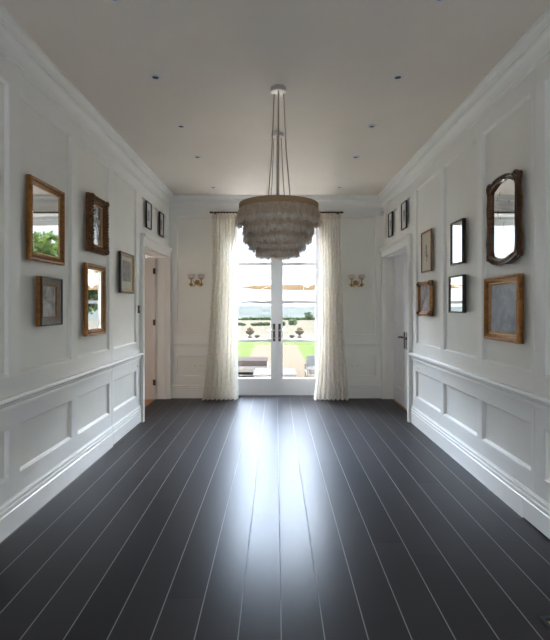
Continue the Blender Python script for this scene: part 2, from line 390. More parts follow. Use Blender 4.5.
# ------------------------------------------------------------------ garden doors (door_1, door_2)
GY = 8.03
b = MB(); b.box((-.81, GY - .03, 0), (-.755, GY + .07, 3.03)); b.box((.77, GY - .03, 0), (.82, GY + .07, 3.03)); b.box((-.81, GY - .03, 2.985), (.82, GY + .07, 3.03)); b.box((-.81, GY - .04, 0), (.82, GY + .08, .012))
S('trim_%d' % tn, b, M['door']); tn += 1
def french(name, x0, x1, meet, lab):
    o = bpy.data.objects.new(name, None); col.objects.link(o); o.location = ((x0 + x1) / 2, GY, .012); o['kind'] = 'structure'
    b = MB(); st = .098; y0, y1 = GY - .022, GY + .022
    b.box((x0, y0, .014), (x0 + st, y1, 2.98), .003); b.box((x1 - st, y0, .014), (x1, y1, 2.98), .003)
    b.box((x0 + st, y0, .014), (x1 - st, y1, .286), .003); b.box((x0 + st, y0, 2.885), (x1 - st, y1, 2.98), .003)
    for z in (2.235, 1.583, .930): b.box((x0 + st, y0 + .004, z - .026), (x1 - st, y1 - .004, z + .026), .004)
    b.build('door_frame', M['door'], o)
    b = MB(); zz = [.286, .930, 1.583, 2.235, 2.885]
    b.box((x0 + st, GY - .003, .286), (x1 - st, GY + .003, 2.885)); b.build('glazing', M['glass'], o)
    s = 1 if meet > (x0 + x1) / 2 else -1
    if s > 0:
        bb_ = MB(); bb_.box((meet - .012, y0 - .010, .014), (meet + .016, y0 - .0005, 2.98), .003); bb_.build('meeting_bead', M['door'], o)
    hx = meet - s * .045
    b = MB(); b.box((hx - .021, y0 - .007, .915), (hx + .021, y0, 1.215), .002); hp = b.build('handle_plate', M['bronze'], o)
    b = MB(); b.tube([(hx, y0 - .007, 1.105), (hx, y0 - .045, 1.105)], .009); b.tube([(hx + s * .004, y0 - .045, 1.105), (hx - s * .05, y0 - .047, 1.106), (hx - s * .12, y0 - .044, 1.104)], [.009, .0075, .006]); b.build('lever', M['chrome'], hp, smooth=True)
    b = MB(); b.lathe([(.006, 0), (.008, -.006), (.003, -.012)], (hx, y0 - .007, .97), 12, 'Y'); b.build('keyhole_cover', M['chrome'], hp, smooth=True)
    return o
french('door_1', -.752, .012, .012, 'left'); french('door_2', .016, .768, .016, 'right')

# side double doors
def panelled_leaf(o, mapf3, w, mat):
    """leaf local: a along width 0..w, t thickness dir, z"""
    b = MB(); H = 2.295; st = .11
    def bx(a0, a1, t0, t1, z0, z1, bev=.002): b.box(mapf3(a0, t0, z0), mapf3(a1, t1, z1), bev)
    bx(0, w, .008, .036, .006, H, 0)
    for t0, t1 in ((0, .008), (.036, .044)):
        bx(0, st, t0, t1, .006, H); bx(w - st, w, t0, t1, .006, H); bx(st, w - st, t0, t1, .006, .25); bx(st, w - st, t0, t1, .92, 1.10); bx(st, w - st, t0, t1, 2.17, H)
    for z0, z1 in ((.25, .92), (1.10, 2.17)):
        for q in (0, 1):
            t0 = .004 if q == 0 else .034
            bx(st + .05, w - st - .05, t0, t0 + .006, z0 + .05, z1 - .05, .002)
    return b.build('door_leaf', mat, o)
def side_handle(o, p, d, nrm):
    x, y, z = p
    b = MB(); b.box((x, y - .03, z - .13), (x + nrm * .010, y + .03, z + .12), .002); hp = b.build('handle_plate', M['bronze'], o)
    b = MB(); b.tube([(x + nrm * .008, y, z + .04), (x + nrm * .05, y, z + .04)], .01)
    b.tube([(x + nrm * .05, y - d * .005, z + .04), (x + nrm * .052, y + d * .05, z + .042), (x + nrm * .048, y + d * .14, z + .034)], [.015, .013, .018]); b.build('lever', M['bronze'], hp, smooth=True)
XL = 1.915
o = bpy.data.objects.new('door_3', None); col.objects.link(o); o.location = (XL, 7.64, 0); o['kind'] = 'structure'
panelled_leaf(o, lambda a, t, z: (XL + t, 7.646 - a, z), .733, M['door']); side_handle(o, (XL, 6.985, 1.01), 1, -1)
o = bpy.data.objects.new('door_4', None); col.objects.link(o); o.location = (XL, 6.19, 0); o['kind'] = 'structure'
panelled_leaf(o, lambda a, t, z: (XL + t, 6.184 + a, z), .727, M['door']); side_handle(o, (XL, 6.845, 1.01), -1, -1)
b = MB(); b.box((W + TH, 5.9, -.1), (W + TH + .05, 8.0, 2.6)); S('light_block_right', b, M['wall'])  # unseen backing added to stop light leaking around the right doors
b = MB(); b.box((XL - .03, 6.182, 0), (XL + .048, 7.648, .004)); S('trim_%d' % tn, b, M['orange_wood']); tn += 1
o = bpy.data.objects.new('door_5', None); col.objects.link(o); o.location = (-1.96, 7.62, 0); o['kind'] = 'structure'
panelled_leaf(o, lambda a, t, z: (-1.962 - a, 7.6 + t, z), .73, M['leafdoor'])
for z in (.28, 1.25, 2.08):
    b = MB(); b.tube([(-1.955, 7.594, z - .05), (-1.955, 7.594, z + .05)], .008, 10); b.box((-1.99, 7.596, z - .045), (-1.957, 7.6, z + .045)); b.build('hinge', M['bronze'], o)
# side room behind the left doorway
b = MB(); b.box((-4.6, 5.2, -.1), (-W - TH, 8.3, -.002)); S('floor_side', b, M['orange_wood'])
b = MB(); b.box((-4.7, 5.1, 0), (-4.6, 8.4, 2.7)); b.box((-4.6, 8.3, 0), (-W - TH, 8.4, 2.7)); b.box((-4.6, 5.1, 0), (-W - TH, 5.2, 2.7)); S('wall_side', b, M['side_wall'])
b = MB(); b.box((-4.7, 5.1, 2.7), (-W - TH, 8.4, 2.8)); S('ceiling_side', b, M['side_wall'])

# ------------------------------------------------------------------ pictures and mirrors
def wall_uz(side, near, yt, yb, far, d):
    s = -1 if side == 'L' else 1
    Yn = F * (W - .025) / abs(near - VX); Yf = F * (W - .025 - d) / abs(far - VX)
    return Yn, Yf, CH + (VY - yb) * Yn / F, CH + (VY - yt) * Yn / F
def ringed(mb, mapf, prof, u0, u1, z0, z1, close=True):
    """mitred moulding: prof [(inset, out)]"""
    rings = []
    for i, h in prof:
        rings.append([mb.bm.verts.new(mapf(*p)) for p in ((u0 + i, .026 + h, z0 + i), (u1 - i, .026 + h, z0 + i), (u1 - i, .026 + h, z1 - i), (u0 + i, .026 + h, z1 - i))])
    n = len(rings)
    for a in range(n if close else n - 1):
        A, B = rings[a], rings[(a + 1) % n]
        for k in range(4):
            j = (k + 1) % 4; mb.bm.faces.new((A[k], A[j], B[j], B[k]))
def picture(side, near, yt, yb, far, d, kind, label, cat, group=None):
    mapf = mapL if side == 'L' else mapR
    u0, u1, z0, z1 = wall_uz(side, near, yt, yb, far, d)
    c = mapf((u0 + u1) / 2, .026, (z0 + z1) / 2)
    names = dict(gilt='gilt_framed_mirror', plain='framed_mirror', small='small_framed_print', sketch='framed_sketch', engr='framed_engraving',
                 carved='carved_mirror', grey='framed_picture', corner='framed_painting', fox='antique_mirror')
    o = thing(names[kind], label, cat, c, group)
    def fr(prof, mat, name='frame', lab=None, sm=True):
        b = MB(); ringed(b, mapf, prof, u0, u1, z0, z1); return b.build(name, mat, o, smooth=sm, label=lab)
    def slab(inset, h, mat, name, th=.003, par=None):
        b = MB(); b.box(mapf(u0 + inset, .026 + h - th, z0 + inset), mapf(u1 - inset, .026 + h, z1 - inset)); return b.build(name, mat, par or o)
    if kind == 'gilt':
        w = .052
        fr([(0, 0), (0, d * .75), (.005, d), (.018, d), (.024, d * .85), (.034, d * .8), (w - .006, d * .45), (w, d * .4), (w, 0)], M['gilt'])
        fr([(w - .001, .001), (w - .001, d * .47), (w + .006, d * .5), (w + .010, d * .3), (w + .010, .001)], M['gilt_light'], 'slip', 'bright gilt inner slip')
        # beaded edge
        b = MB(); per = []
        n1 = int((u1 - u0) / .022); n2 = int((z1 - z0) / .022)
        for k in range(1, n1):
            u = u0 + (u1 - u0) * k / n1
            for z in (z0 + .028, z1 - .028): per.append((u, z))
        for k in range(1, n2):
            z = z0 + (z1 - z0) * k / n2
            for u in (u0 + .028, u1 - .028): per.append((u, z))
        for u, z in per:
            if u0 + .02 < u < u1 - .02 and z0 + .02 < z < z1 - .02:
                p = mapf(u, .026 + d * .82, z); bmesh.ops.create_icosphere(b.bm, subdivisions=1, radius=.006, matrix=Matrix.Translation(p))
        b.build('beading', M['gilt_dark'], o, smooth='all')
        slab(w, .012, M['mirror'], 'mirror_glass')
    elif kind == 'plain':
        fr([(0, 0), (0, d), (.004, d + .002), (.012, d), (.016, d * .75), (.016, 0)], M['darkbrown'], sm=False)
        slab(.015, d * .72, M['mirror'], 'mirror_glass')
    elif kind == 'small':
        fr([(0, 0), (0, d), (.014, d), (.014, 0)], M['black'], sm=False)
        slab(.013, d * .45, M['paper_w'], 'mount')
        b = MB(); uu = (u1 - u0) * .33; zz = (z1 - z0) * .3
        b.box(mapf(u0 + uu, .026 + d * .45, z0 + zz), mapf(u1 - uu, .027 + d * .45, z1 - zz)); b.build('print', M['interior_art'], o)
    elif kind == 'sketch':
        fr([(0, 0), (0, d), (.016, d), (.02, d * .6), (.02, 0)], M['gilt'], sm=False)
        pp = slab(.019, d * .5, M['paper'], 'paper_sheet')
        b = MB(); uc = (u0 + u1) / 2; zc = (z0 + z1) / 2; dd = .0275 + d * .5; rr = random.Random(3)
        for (du, dz, sc_) in ((-.01, -.03, 1), (-.02, -.055, .8), (.0, .06, .5), (.005, .035, .45), (.0, .0, .5), (-.01, -.1, .35)):
            pts = []
            for k in range(9):
                a = k * 1.3 + sc_ * 4; r = .028 * sc_ * (1 + .4 * rr.random())
                pts.append(mapf(uc + du + r * math.cos(a), dd, zc + dz + r * .8 * math.sin(a)))
            b.tube(pts, .0022, 4)
        b.build('ink_drawing', M['sketch_ink'], pp)
    elif kind == 'engr':
        fr([(0, 0), (0, d), (.026, d), (.028, d * .8), (.028, 0)], M['black'], sm=False, lab='black outer frame')
        fr([(.027, .001), (.027, d * .92), (.036, d * .85), (.040, d * .5), (.040, .001)], M['gilt_light'], 'slip', 'gilt inner slip')
        mt = slab(.039, d * .4, M['paper'], 'mount')
        b = MB(); b.box(mapf(u0 + .1, .026 + d * .4, z0 + .14), mapf(u1 - .1, .0275 + d * .4, z1 - .09)); b.build('print', M['engraving'], o)
    elif kind == 'grey':
        fr([(-.001, .0), (-.001, d * .8), (.004, d * .8), (.004, 0)], M['gilt'], 'side_edge', 'gilt brown side edge', False)
        fr([(0, 0), (0, d), (.008, d + .003), (.016, d), (.018, d * .8), (.018, 0)], M['black'], 'outer_frame', 'black outer edge')
        fr([(.017, .001), (.017, d * .85), (.03, d * .8), (.06, d * .42), (.064, .001)], M['greywood'], 'frame', 'weathered grey wood inner frame')
        fr([(.063, .001), (.063, d * .5), (.069, d * .48), (.072, .001)], M['gilt'], 'slip', 'thin gilt slip')
        slab(.07, d * .3, M['smoky_art'], 'picture_panel')
    elif kind == 'corner':
        w = .05
        fr([(0, 0), (0, d * .6), (.006, d * .9), (.02, d), (.03, d * .85), (w, d * .45), (w, 0)], M['gilt'])
        for uu in (u0 + .03, u1 - .03):
            for zz in (z0 + .03, z1 - .03):
                b = MB()
                b.box(mapf(uu - .034, .027, zz - .034), mapf(uu + .034, .026 + d * 1.05, zz + .034), .008)
                for a, r in ((0, .018), (1, .012)): 
                    p = mapf(uu, .026 + d * 1.05, zz); bmesh.ops.create_icosphere(b.bm, subdivisions=2, radius=r, matrix=Matrix.Translation(p))
                b.build('corner_block', M['gilt_dark'], o, smooth=True)
        b = MB(); b.box(mapf(u0 + .002, .027, z0 + .06), mapf(u0 + .01, .026 + d * .7, z1 - .06)); b.build('side_edge', M['gilt_dark'], o)
        slab(w - .002, d * .35, M['interior_art'], 'painting')
    elif kind == 'fox':
        w = .062
        fr([(0, 0), (0, d * .8), (.004, d), (.016, d * 1.02), (.022, d * .84), (.03, d * .8), (.04, d * .55), (w - .012, d * .5), (w - .01, d * .38), (w, d * .33), (w, 0)], M['gilt'])
        fr([(w - .012, .002), (w - .012, d * .54), (w - .006, d * .56), (w + .004, d * .36), (w + .004, .002)], M['gilt_light'], 'slip', 'lighter gilt inner slip')
        slab(w - .002, .012, M['mirror_fox'], 'mirror_glass')
    elif kind == 'carved':
        w = .075
        fr([(0, 0), (0, d * .55), (.008, d * .7), (.02, d), (.036, d), (.045, d * .7), (w - .01, d * .4), (w, d * .35), (w, 0)], M['gilt_dark'])
        rr = random.Random(5); b = MB()
        n1 = int((u1 - u0) / .03); n2 = int((z1 - z0) / .03)
        pts = [(u0 + (u1 - u0) * (k + .5) / n1, z) for k in range(n1) for z in (z0 + .026, z1 - .026)] + [(u, z0 + (z1 - z0) * (k + .5) / n2) for k in range(n2) for u in (u0 + .026, u1 - .026)]
        for u, z in pts:
            p = mapf(u, .026 + d * .95, z)
            bmesh.ops.create_icosphere(b.bm, subdivisions=2, radius=rr.uniform(.012, .018), matrix=Matrix.Translation(p))
        for uu in (u0 + .03, u1 - .03):
            for zz in (z0 + .03, z1 - .03):
                p = mapf(uu, .026 + d * .8, zz); bmesh.ops.create_icosphere(b.bm, subdivisions=2, radius=.032, matrix=Matrix.Translation(p))
        b.build('carving', M['gilt_dark'], o, smooth='all')
        fr([(w - .001, .002), (w - .001, d * .42), (w + .008, d * .45), (w + .012, d * .2), (w + .012, .002)], M['gilt_light'], 'slip', 'bright gilt inner slip')
        slab(w + .01, .014, M['mirror_fox2'], 'mirror_glass')
    return o
picture('L', 26, 174, 259, 65, .035, 'gilt', 'large gilt beaded mirror reflecting trees and sky, upper one of the nearest left panel', 'mirror')
picture('L', 35.7, 276, 326.5, 62.8, .04, 'grey', 'small smoky picture in black and weathered grey wood frame below the large gilt mirror', 'picture')
picture('L', 85.4, 192, 250.5, 108.6, .06, 'carved', 'deep dark carved gilt mirror hung above the tall narrow gilt mirror', 'mirror')
picture('L', 83.4, 262.3, 336.5, 106, .035, 'gilt', 'tall narrow gilt mirror hung below the carved dark gilt one', 'mirror')
picture('L', 118.4, 250.8, 292.7, 134.3, .028, 'engr', 'engraving in black frame with gilt slip beside the open doorway', 'picture')
g = 'small black framed prints above the side doorways'
picture('L', 145.3, 200.4, 227.3, 151.8, .022, 'small', 'small black framed print above left doorway, nearer the camera', 'picture', g)
picture('L', 158.8, 211.3, 235.3, 164, .022, 'small', 'small black framed print above left doorway, nearer the far wall', 'picture', g)
picture('R', 407.5, 200, 227.7, 401, .022, 'small', 'small black framed print above right door, nearer the camera', 'picture', g)
picture('R', 393.2, 211.3, 235.6, 388, .022, 'small', 'small black framed print above right door, nearer the alarm sensor', 'picture', g)
picture('R', 524, 273.3, 344.0, 483.6, .045, 'fox', 'gilt moulded frame with cloudy blue-grey foxed mirror below the shaped walnut mirror', 'mirror')
picture('R', 432.4, 228.4, 270.9, 421, .018, 'sketch', 'ink sketch on cream paper in thin gilt frame on the right wall', 'picture')
picture('R', 433.5, 280.3, 316, 417.2, .04, 'corner', 'small muted painting in gilt frame with dark corner blocks under the sketch', 'picture')
picture('R', 466, 218, 262.8, 450.4, .033, 'plain', 'dark thin framed mirror showing sky, upper of the right wall pair', 'mirror')
picture('R', 466.5, 274.3, 313, 448.7, .035, 'plain', 'dark thin framed mirror showing sky and land, lower of the right wall pair', 'mirror')

# shaped walnut mirror
u0, u1, z0, z1 = wall_uz('R', 523, 166, 261.7, 487, .036)
uc, hw, hz = (u0 + u1) / 2, (u1 - u0) / 2, z1 - z0
o = thing('shaped_mirror', 'walnut mirror with arched shaped outline above the foxed gilt mirror', 'mirror', mapR(uc, .026, (z0 + z1) / 2))
half_o = [(0, 1), (.3, .995), (.5, .98), (.62, .96), (.70, .955), (.74, .965), (.85, .975), (.95, .965), (1, .94), (1, .90), (.95, .87), (.93, .82), (.95, .75), (.98, .68), (.96, .6), (.93, .5), (.93, .4), (.97, .32), (1, .27), (.97, .22), (.95, .15), (1, .11), (.98, .07), (.85, .06), (.6, .02), (.3, 0), (0, .01)]
half_i = [(0, .945), (.22, .94), (.42, .92), (.55, .90), (.61, .89), (.64, .885), (.68, .878), (.72, .87), (.76, .86), (.78, .845), (.79, .82), (.79, .79), (.79, .74), (.79, .68), (.79, .6), (.78, .5), (.78, .4), (.79, .32), (.79, .27), (.79, .22), (.78, .17), (.75, .14), (.70, .12), (.60, .115), (.44, .095), (.24, .08), (0, .075)]
def full(h): return [(-x, z) for x, z in h] + [(x, z) for x, z in reversed(h[1:-1])]
fo, fi = full(half_o), full(half_i)
b = MB(); rings = []
for t, h in ((0, 0), (0, .026), (.05, .036), (.16, .04), (.30, .03), (.6, .026), (.82, .034), (.93, .034), (1, .018), (1, .002)):
    rings.append([b.bm.verts.new(mapR(uc + hw * (p[0] * (1 - t) + q[0] * t), .026 + h, z0 + hz * (p[1] * (1 - t) + q[1] * t))) for p, q in zip(fo, fi)])
for A, B in zip(rings, rings[1:] + rings[:1]):
    for k in range(len(A)):
        j = (k + 1) % len(A); b.bm.faces.new((A[k], A[j], B[j], B[k]))
b.build('frame', M['walnut'], o, smooth=True)
b = MB(); rings = []
for t, h in ((-.01, .02), (-.03, .034), (.03, .044), (.10, .044), (.15, .034), (.13, .02)):
    rings.append([b.bm.verts.new(mapR(uc + hw * (p[0] * (1 - t) + q[0] * t), .026 + h, z0 + hz * (p[1] * (1 - t) + q[1] * t))) for p, q in zip(fo, fi)])
for A, B in zip(rings, rings[1:] + rings[:1]):
    for k in range(len(A)):
        j = (k + 1) % len(A); b.bm.faces.new((A[k], A[j], B[j], B[k]))
b.build('outer_moulding', M['walnut_dark'], o, smooth=True, label='dark outer moulding')
b = MB(); b.bm.faces.new([b.bm.verts.new(mapR(uc + hw * x, .042, z0 + hz * z)) for x, z in fi])
bb = bmesh.ops.extrude_face_region(b.bm, geom=list(b.bm.faces))
for v in [x for x in bb['geom'] if isinstance(x, bmesh.types.BMVert)]: v.co.x += .006
b.build('mirror_glass', M['mirror_old'], o)
for (du, dz, r) in ((0, -.004, .018), (-.84, -.02, .022), (.84, -.02, .022)):
    b = MB(); bmesh.ops.create_icosphere(b.bm, subdivisions=2, radius=r, matrix=Matrix.Translation(mapR(uc + hw * du, .056, z1 - .012 + dz))); b.build('carved_rosette', M['walnut_dark'], o, smooth='all')

# ------------------------------------------------------------------ pendants
def make_pendant(X, Y, label, seed, hub=False):
    o = thing('feather_pendant', label, 'pendant light', (X, Y, CEIL), 'feather pendants along the hall ceiling')
    rr = random.Random(seed)
    b = MB(); b.lathe([(.062, 0), (.066, -.004), (.066, -.036), (.060, -.042), (.01, -.042)], (X, Y, CEIL), 32); b.build('canopy', M['chrome'], o, smooth=True)
    ztop, R0 = 2.352, .325
    for k in range(3):
        a = math.radians(90 + 120 * k + 55)
        b = MB(); b.tube([(X + .045 * math.cos(a), Y + .045 * math.sin(a), CEIL - .042), (X + .07 * math.cos(a), Y + .07 * math.sin(a), 2.8), (X + .115 * math.cos(a), Y + .115 * math.sin(a), ztop - .03)], .0042, 8); b.build('cable', M['cable'], o, smooth=True)
    if hub:
        b = MB(); b.lathe([(.008, 2.665), (.052, 2.667), (.052, 2.673), (.008, 2.678), (.008, 2.70)], (X, Y, 0), 24); b.build('cable_spreader', M['white_plastic'], o, smooth=True)
    b = MB(); b.tube([(X, Y, CEIL - .042), (X, Y, ztop - .03)], .0045, 8); b.build('flex', M['cable'], o, smooth=True)
    b = MB(); b.lathe([(R0, 0), (R0 + .003, -.004), (R0 + .003, -.052), (R0, -.056), (R0 - .006, -.056), (R0 - .006, 0)], (X, Y, ztop), 64, closed=True)
    n0 = 64
    b.build('drum_band', M['linen_band'], o, smooth=True)
    b = MB()
    b.torus((X, Y, ztop - .03), .115, .005, 'Z', 24, 6)
    for k in range(3):
        a = math.radians(60 + 120 * k); b.tube([(X + .11 * math.cos(a), Y + .11 * math.sin(a), ztop - .03), (X + (R0 - .004) * math.cos(a), Y + (R0 - .004) * math.sin(a), ztop - .03)], .004, 6)
    b.build('spider_frame', M['bronze'], o)
    for ti, (R, zt, zb, n) in enumerate(((R0 + .002, ztop - .05, 2.165, 300), (.262, 2.24, 2.085, 250), (.195, 2.15, 2.015, 200))):
        b = MB()
        # fabric ring the feathers are sewn to
        b.lathe([(R - .012, zt), (R - .004, zt), (R + .0, zb + .03), (R - .012, zb + .03)], (X, Y, 0), 48, closed=True)
        nf0 = len(b.bm.faces)
        if ti < 2:
            Rn = (.262, .195)[ti]
            b.lathe([(Rn - .01, zt - .11), (R - .01, zt - .11)], (X, Y, 0), 48, closed=True)
        for k in range(n):
            a = 2 * math.pi * (k + rr.uniform(-.4, .4)) / n
            L = (zt - zb) * rr.uniform(.82, 1.06); out_ = rr.uniform(.008, .034); wd = rr.uniform(.007, .013); tw = rr.uniform(-.6, .6); r0 = R + rr.uniform(-.002, .006)
            prev = None; ns = 7
            for i in range(ns + 1):
                t = i / ns
                r = r0 + out_ * math.sin(t * 2.1) + (.012 * (t ** 3)) * rr.uniform(.2, 1)
                aa = a + tw * .05 * t * t; z = zt - L * t
                wv = wd * (.55 + .6 * math.sin(math.pi * min(1, t * .9 + .05))) * (1.0 if i < ns else .25)
                ta = (-math.sin(aa), math.cos(aa)); ca, sa = math.cos(aa), math.sin(aa)
                p1 = (X + r * ca + ta[0] * wv, Y + r * sa + ta[1] * wv, z); p2 = (X + r * ca - ta[0] * wv, Y + r * sa - ta[1] * wv, z + .002)
                v = (b.bm.verts.new(p1), b.bm.verts.new(p2))
                if prev:
                    f = b.bm.faces.new((prev[0], prev[1], v[1], v[0])); f.material_index = 1 if t > .78 else 0
                prev = v
            # wispy barbs at the tip
            for q in range(3):
                aa = a + rr.uniform(-.05, .05); r = r0 + out_ * .85 + rr.uniform(-.004, .016); z = zt - L * rr.uniform(.72, .98)
                ca, sa = math.cos(aa), math.sin(aa); ta = (-sa, ca); s_ = rr.uniform(.008, .022) * rr.choice((-1, 1)); dz = rr.uniform(-.022, .004); ro = rr.uniform(0, .012)
                P = [(X + r * ca, Y + r * sa, z), (X + (r + ro) * ca + ta[0] * s_, Y + (r + ro) * sa + ta[1] * s_, z + dz), (X + (r + ro) * ca + ta[0] * s_, Y + (r + ro) * sa + ta[1] * s_, z + dz - .003), (X + r * ca, Y + r * sa, z - .004)]
                f = b.quad(P); f.material_index = 1
        b.build('feather_tier', [M['feather'], M['feather_tip']], o, recalc=False)
    return o
make_pendant(.022, 3.9, 'large tiered feather pendant light, nearer to the camera', 1)
p2 = make_pendant(.014, 4.93, 'second tiered feather pendant light, partly hidden behind the nearer one', 2, True)

# ------------------------------------------------------------------ downlights
DLY = [2.76, 3.72, 4.73, 5.70, 7.15]
rown = ['at the top edge of the photo', 'in the second row from the camera', 'in the middle row', 'in the second row from the far wall', 'in the row nearest the far wall']
proto = None
for i, y in enumerate(DLY):
    for s in (-1, 1):
        if proto is None:
            proto = thing('ceiling_spotlight', '', 'ceiling light', (0, 0, CEIL))
            b = MB(); b.lathe([(.026, 0), (.045, -.0), (.046, -.004), (.040, -.007), (.028, -.007), (.026, -.003)], (0, 0, CEIL), 28, closed=True); b.build('bezel', M['white_plastic'], proto, smooth=True)
            b = MB(); b.lathe([(.0265, -.003), (.02, -.001), (.004, -.0008)], (0, 0, CEIL), 20); b.build('lamp', M['dark_hole'], proto, smooth=True)
            o = proto
        else: o = copy_tree(proto)
        o.location = (.965 * s if s > 0 else -.955, y, CEIL)
        o['label'] = 'recessed ceiling spotlight on the %s side, %s' % ('left' if s < 0 else 'right', rown[i]); o['category'] = 'ceiling light'; o['group'] = 'recessed ceiling spotlights'

# ------------------------------------------------------------------ curtain pole and curtains
PY, PZ = 7.60, 3.03
pole = thing('curtain_pole', 'dark bronze curtain pole with rings above the garden doors', 'curtain pole', (0.005, PY, PZ))
b = MB(); b.tube([(-1.04, PY, PZ), (1.055, PY, PZ)], .011, 14); b.build('rod', M['bronze'], pole, smooth=True)
for x, s in ((-1.04, -1), (1.055, 1)):
    b = MB(); b.lathe([(.011, 0), (.017, s * .004), (.017, s * .01), (.012, s * .013), (.018, s * .022), (.014, s * .03), (.003, s * .033)], (x, PY, PZ), 16, 'X'); b.build('finial', M['bronze'], pole, smooth=True)
for x in (-1.0, 1.015):
    b = MB(); b.tube([(x, PY, PZ - .004), (x, DB - .03, PZ - .004)], .007, 8); b.lathe([(.022, 0), (.022, -.006), (.008, -.008)], (x, DB - .025, PZ - .004), 16, 'Y'); b.build('bracket', M['bronze'], pole, smooth=True)
for side, xs_ in (('left', [-1.03 + .39 * k / 8 for k in range(9)]), ('right', [.665 + .385 * k / 8 for k in range(9)])):
    for x in xs_:
        b = MB(); b.torus((x, PY, PZ - .008), .0195, .003, 'X', 14, 5); b.build('ring', M['bronze'], pole, smooth=True)
def curtain(name, label, xt0, xt1, xb0, xb1, seed, nf):
    rr = random.Random(seed); o = thing(name, label, 'curtain', ((xb0 + xb1) / 2, 7.58, .005), 'sheer curtains either side of the garden doors')
    nu, nz = 170, 60; ph = [rr.uniform(0, 6.28) for _ in range(5)]
    def pt(u, v):   # v 0 top .. 1 bottom
        e = v ** 1.1
        # gentle flare only low down on the outer edge
        a = xt0 + (xb0 - xt0) * (v ** 2.2); c = xt1 + (xb1 - xt1) * (v ** 2.0)
        if xt0 > 0: a = xt0 + (xb0 - xt0) * (v ** 5)
        uu = u + .018 * math.sin(6.28 * u * 2 + ph[0]) * v
        am = .028 + .03 * v
        y = 7.60 - .02 * v + am * math.sin(2 * math.pi * nf * uu + ph[1] * v * .4) + .012 * math.sin(2 * math.pi * nf * 2.3 * uu + ph[2]) * v
        x = a + (c - a) * uu + .010 * math.cos(2 * math.pi * nf * uu) * v
        return x, y
    b = MB(); grid = []
    zt, zb = 2.99, .006
    for j in range(nz + 1):
        v = j / nz; grid.append([b.bm.verts.new((*pt(i / nu, v), zt + (zb - zt) * v)) for i in range(nu + 1)])
    for j in range(nz):
        for i in range(nu): b.bm.faces.new((grid[j][i], grid[j][i+1], grid[j+1][i+1], grid[j+1][i]))
    b.build('curtain_panel', M['curtain'], o, smooth='all')
    b = MB(); g2 = []
    for j in range(4):
        z = 2.998 - .075 * j / 3
        row = []
        for i in range(nu + 1):
            x, y = pt(i / nu, 0); ex = 1 - .35 * abs(math.sin(math.pi * nf * i / nu + .7)); y2 = 7.6 + (y - 7.6) * ex - .004
            row.append(b.bm.verts.new((x, y2 - .002, z)))
        g2.append(row)
    for j in range(3):
        for i in range(nu): b.bm.faces.new((g2[j][i], g2[j][i+1], g2[j+1][i+1], g2[j+1][i]))
    b.build('heading', M['heading'], o, smooth='all', label='pleated cream heading tape')
curtain('curtain', 'sheer cream patterned curtain left of the garden doors', -1.035, -.64, -1.21, -.625, 3, 8)
curtain('curtain', 'sheer cream patterned curtain right of the garden doors', .69, 1.05, .60, 1.17, 9, 8)

# ------------------------------------------------------------------ sconces
def sconce(X, Z, label):
    y0 = DB; o = thing('wall_sconce', label, 'wall light', (X, y0, Z), 'brass twin sconces on the far wall')
    b = MB(); b.lathe([(.036, 0), (.040, -.006), (.032, -.014), (.024, -.017), (.02, -.026), (.012, -.032), (.004, -.036)], (X, y0, Z - .01), 28, 'Y')
    for k in range(8):
        a = 2 * math.pi * k / 8; bmesh.ops.create_icosphere(b.bm, subdivisions=2, radius=.011, matrix=Matrix.Translation((X + .034 * math.cos(a), y0 - .01, Z - .01 + .036 * math.sin(a))))
    b.build('backplate', M['brass'], o, smooth=True)
    for s in (-1, 1):
        ax = X + s * .083; ay = y0 - .11
        pts = []
        for k in range(13):
            t = k / 12
            pts.append((X + s * .083 * (t ** .9), y0 - .03 - .08 * math.sin(t * 1.57), Z - .01 - .055 * math.sin(math.pi * t) - .02 * t))
        b = MB(); b.tube(pts, .0065, 8)
        b.tube([(X + s * .03, y0 - .06, Z - .045), (X + s * .045, y0 - .08, Z - .0), (X + s * .06, y0 - .09, Z + .02), (X + s * .05, y0 - .09, Z + .03)], .004, 6)
        ar = b.build('arm', M['brass'], o, smooth=True)
        b = MB(); b.lathe([(.002, -.088), (.008, -.078), (.010, -.070), (.026, -.058), (.038, -.045), (.036, -.036), (.014, -.026), (.010, -.015), (.009, .02), (.012, .035), (.026, .042), (.044, .046), (.046, .052), (.012, .054)], (ax, ay, Z), 24); b.build('candle_cup', M['brass'], ar, smooth=True)
        b = MB(); b.lathe([(.030, .053), (.046, .060), (.055, .075), (.057, .095), (.052, .118), (.050, .120), (.053, .095), (.052, .077), (.044, .064), (.03, .057)], (ax, ay, Z), 28, closed=True)
        b.build('glass_shade', M['shade'], ar, smooth=True)
        b = MB(); b.lathe([(.012, .054), (.012, .085), (.014, .09), (.02, .10), (.012, .113), (.002, .118)], (ax, ay, Z), 16); b.build('bulb', M['white_plastic'], ar, smooth=True)
sconce(-1.30, 1.915, 'brass twin-arm wall sconce with frosted shades left of the curtains')
sconce(1.315, 1.908, 'brass twin-arm wall sconce with frosted shades right of the curtains')

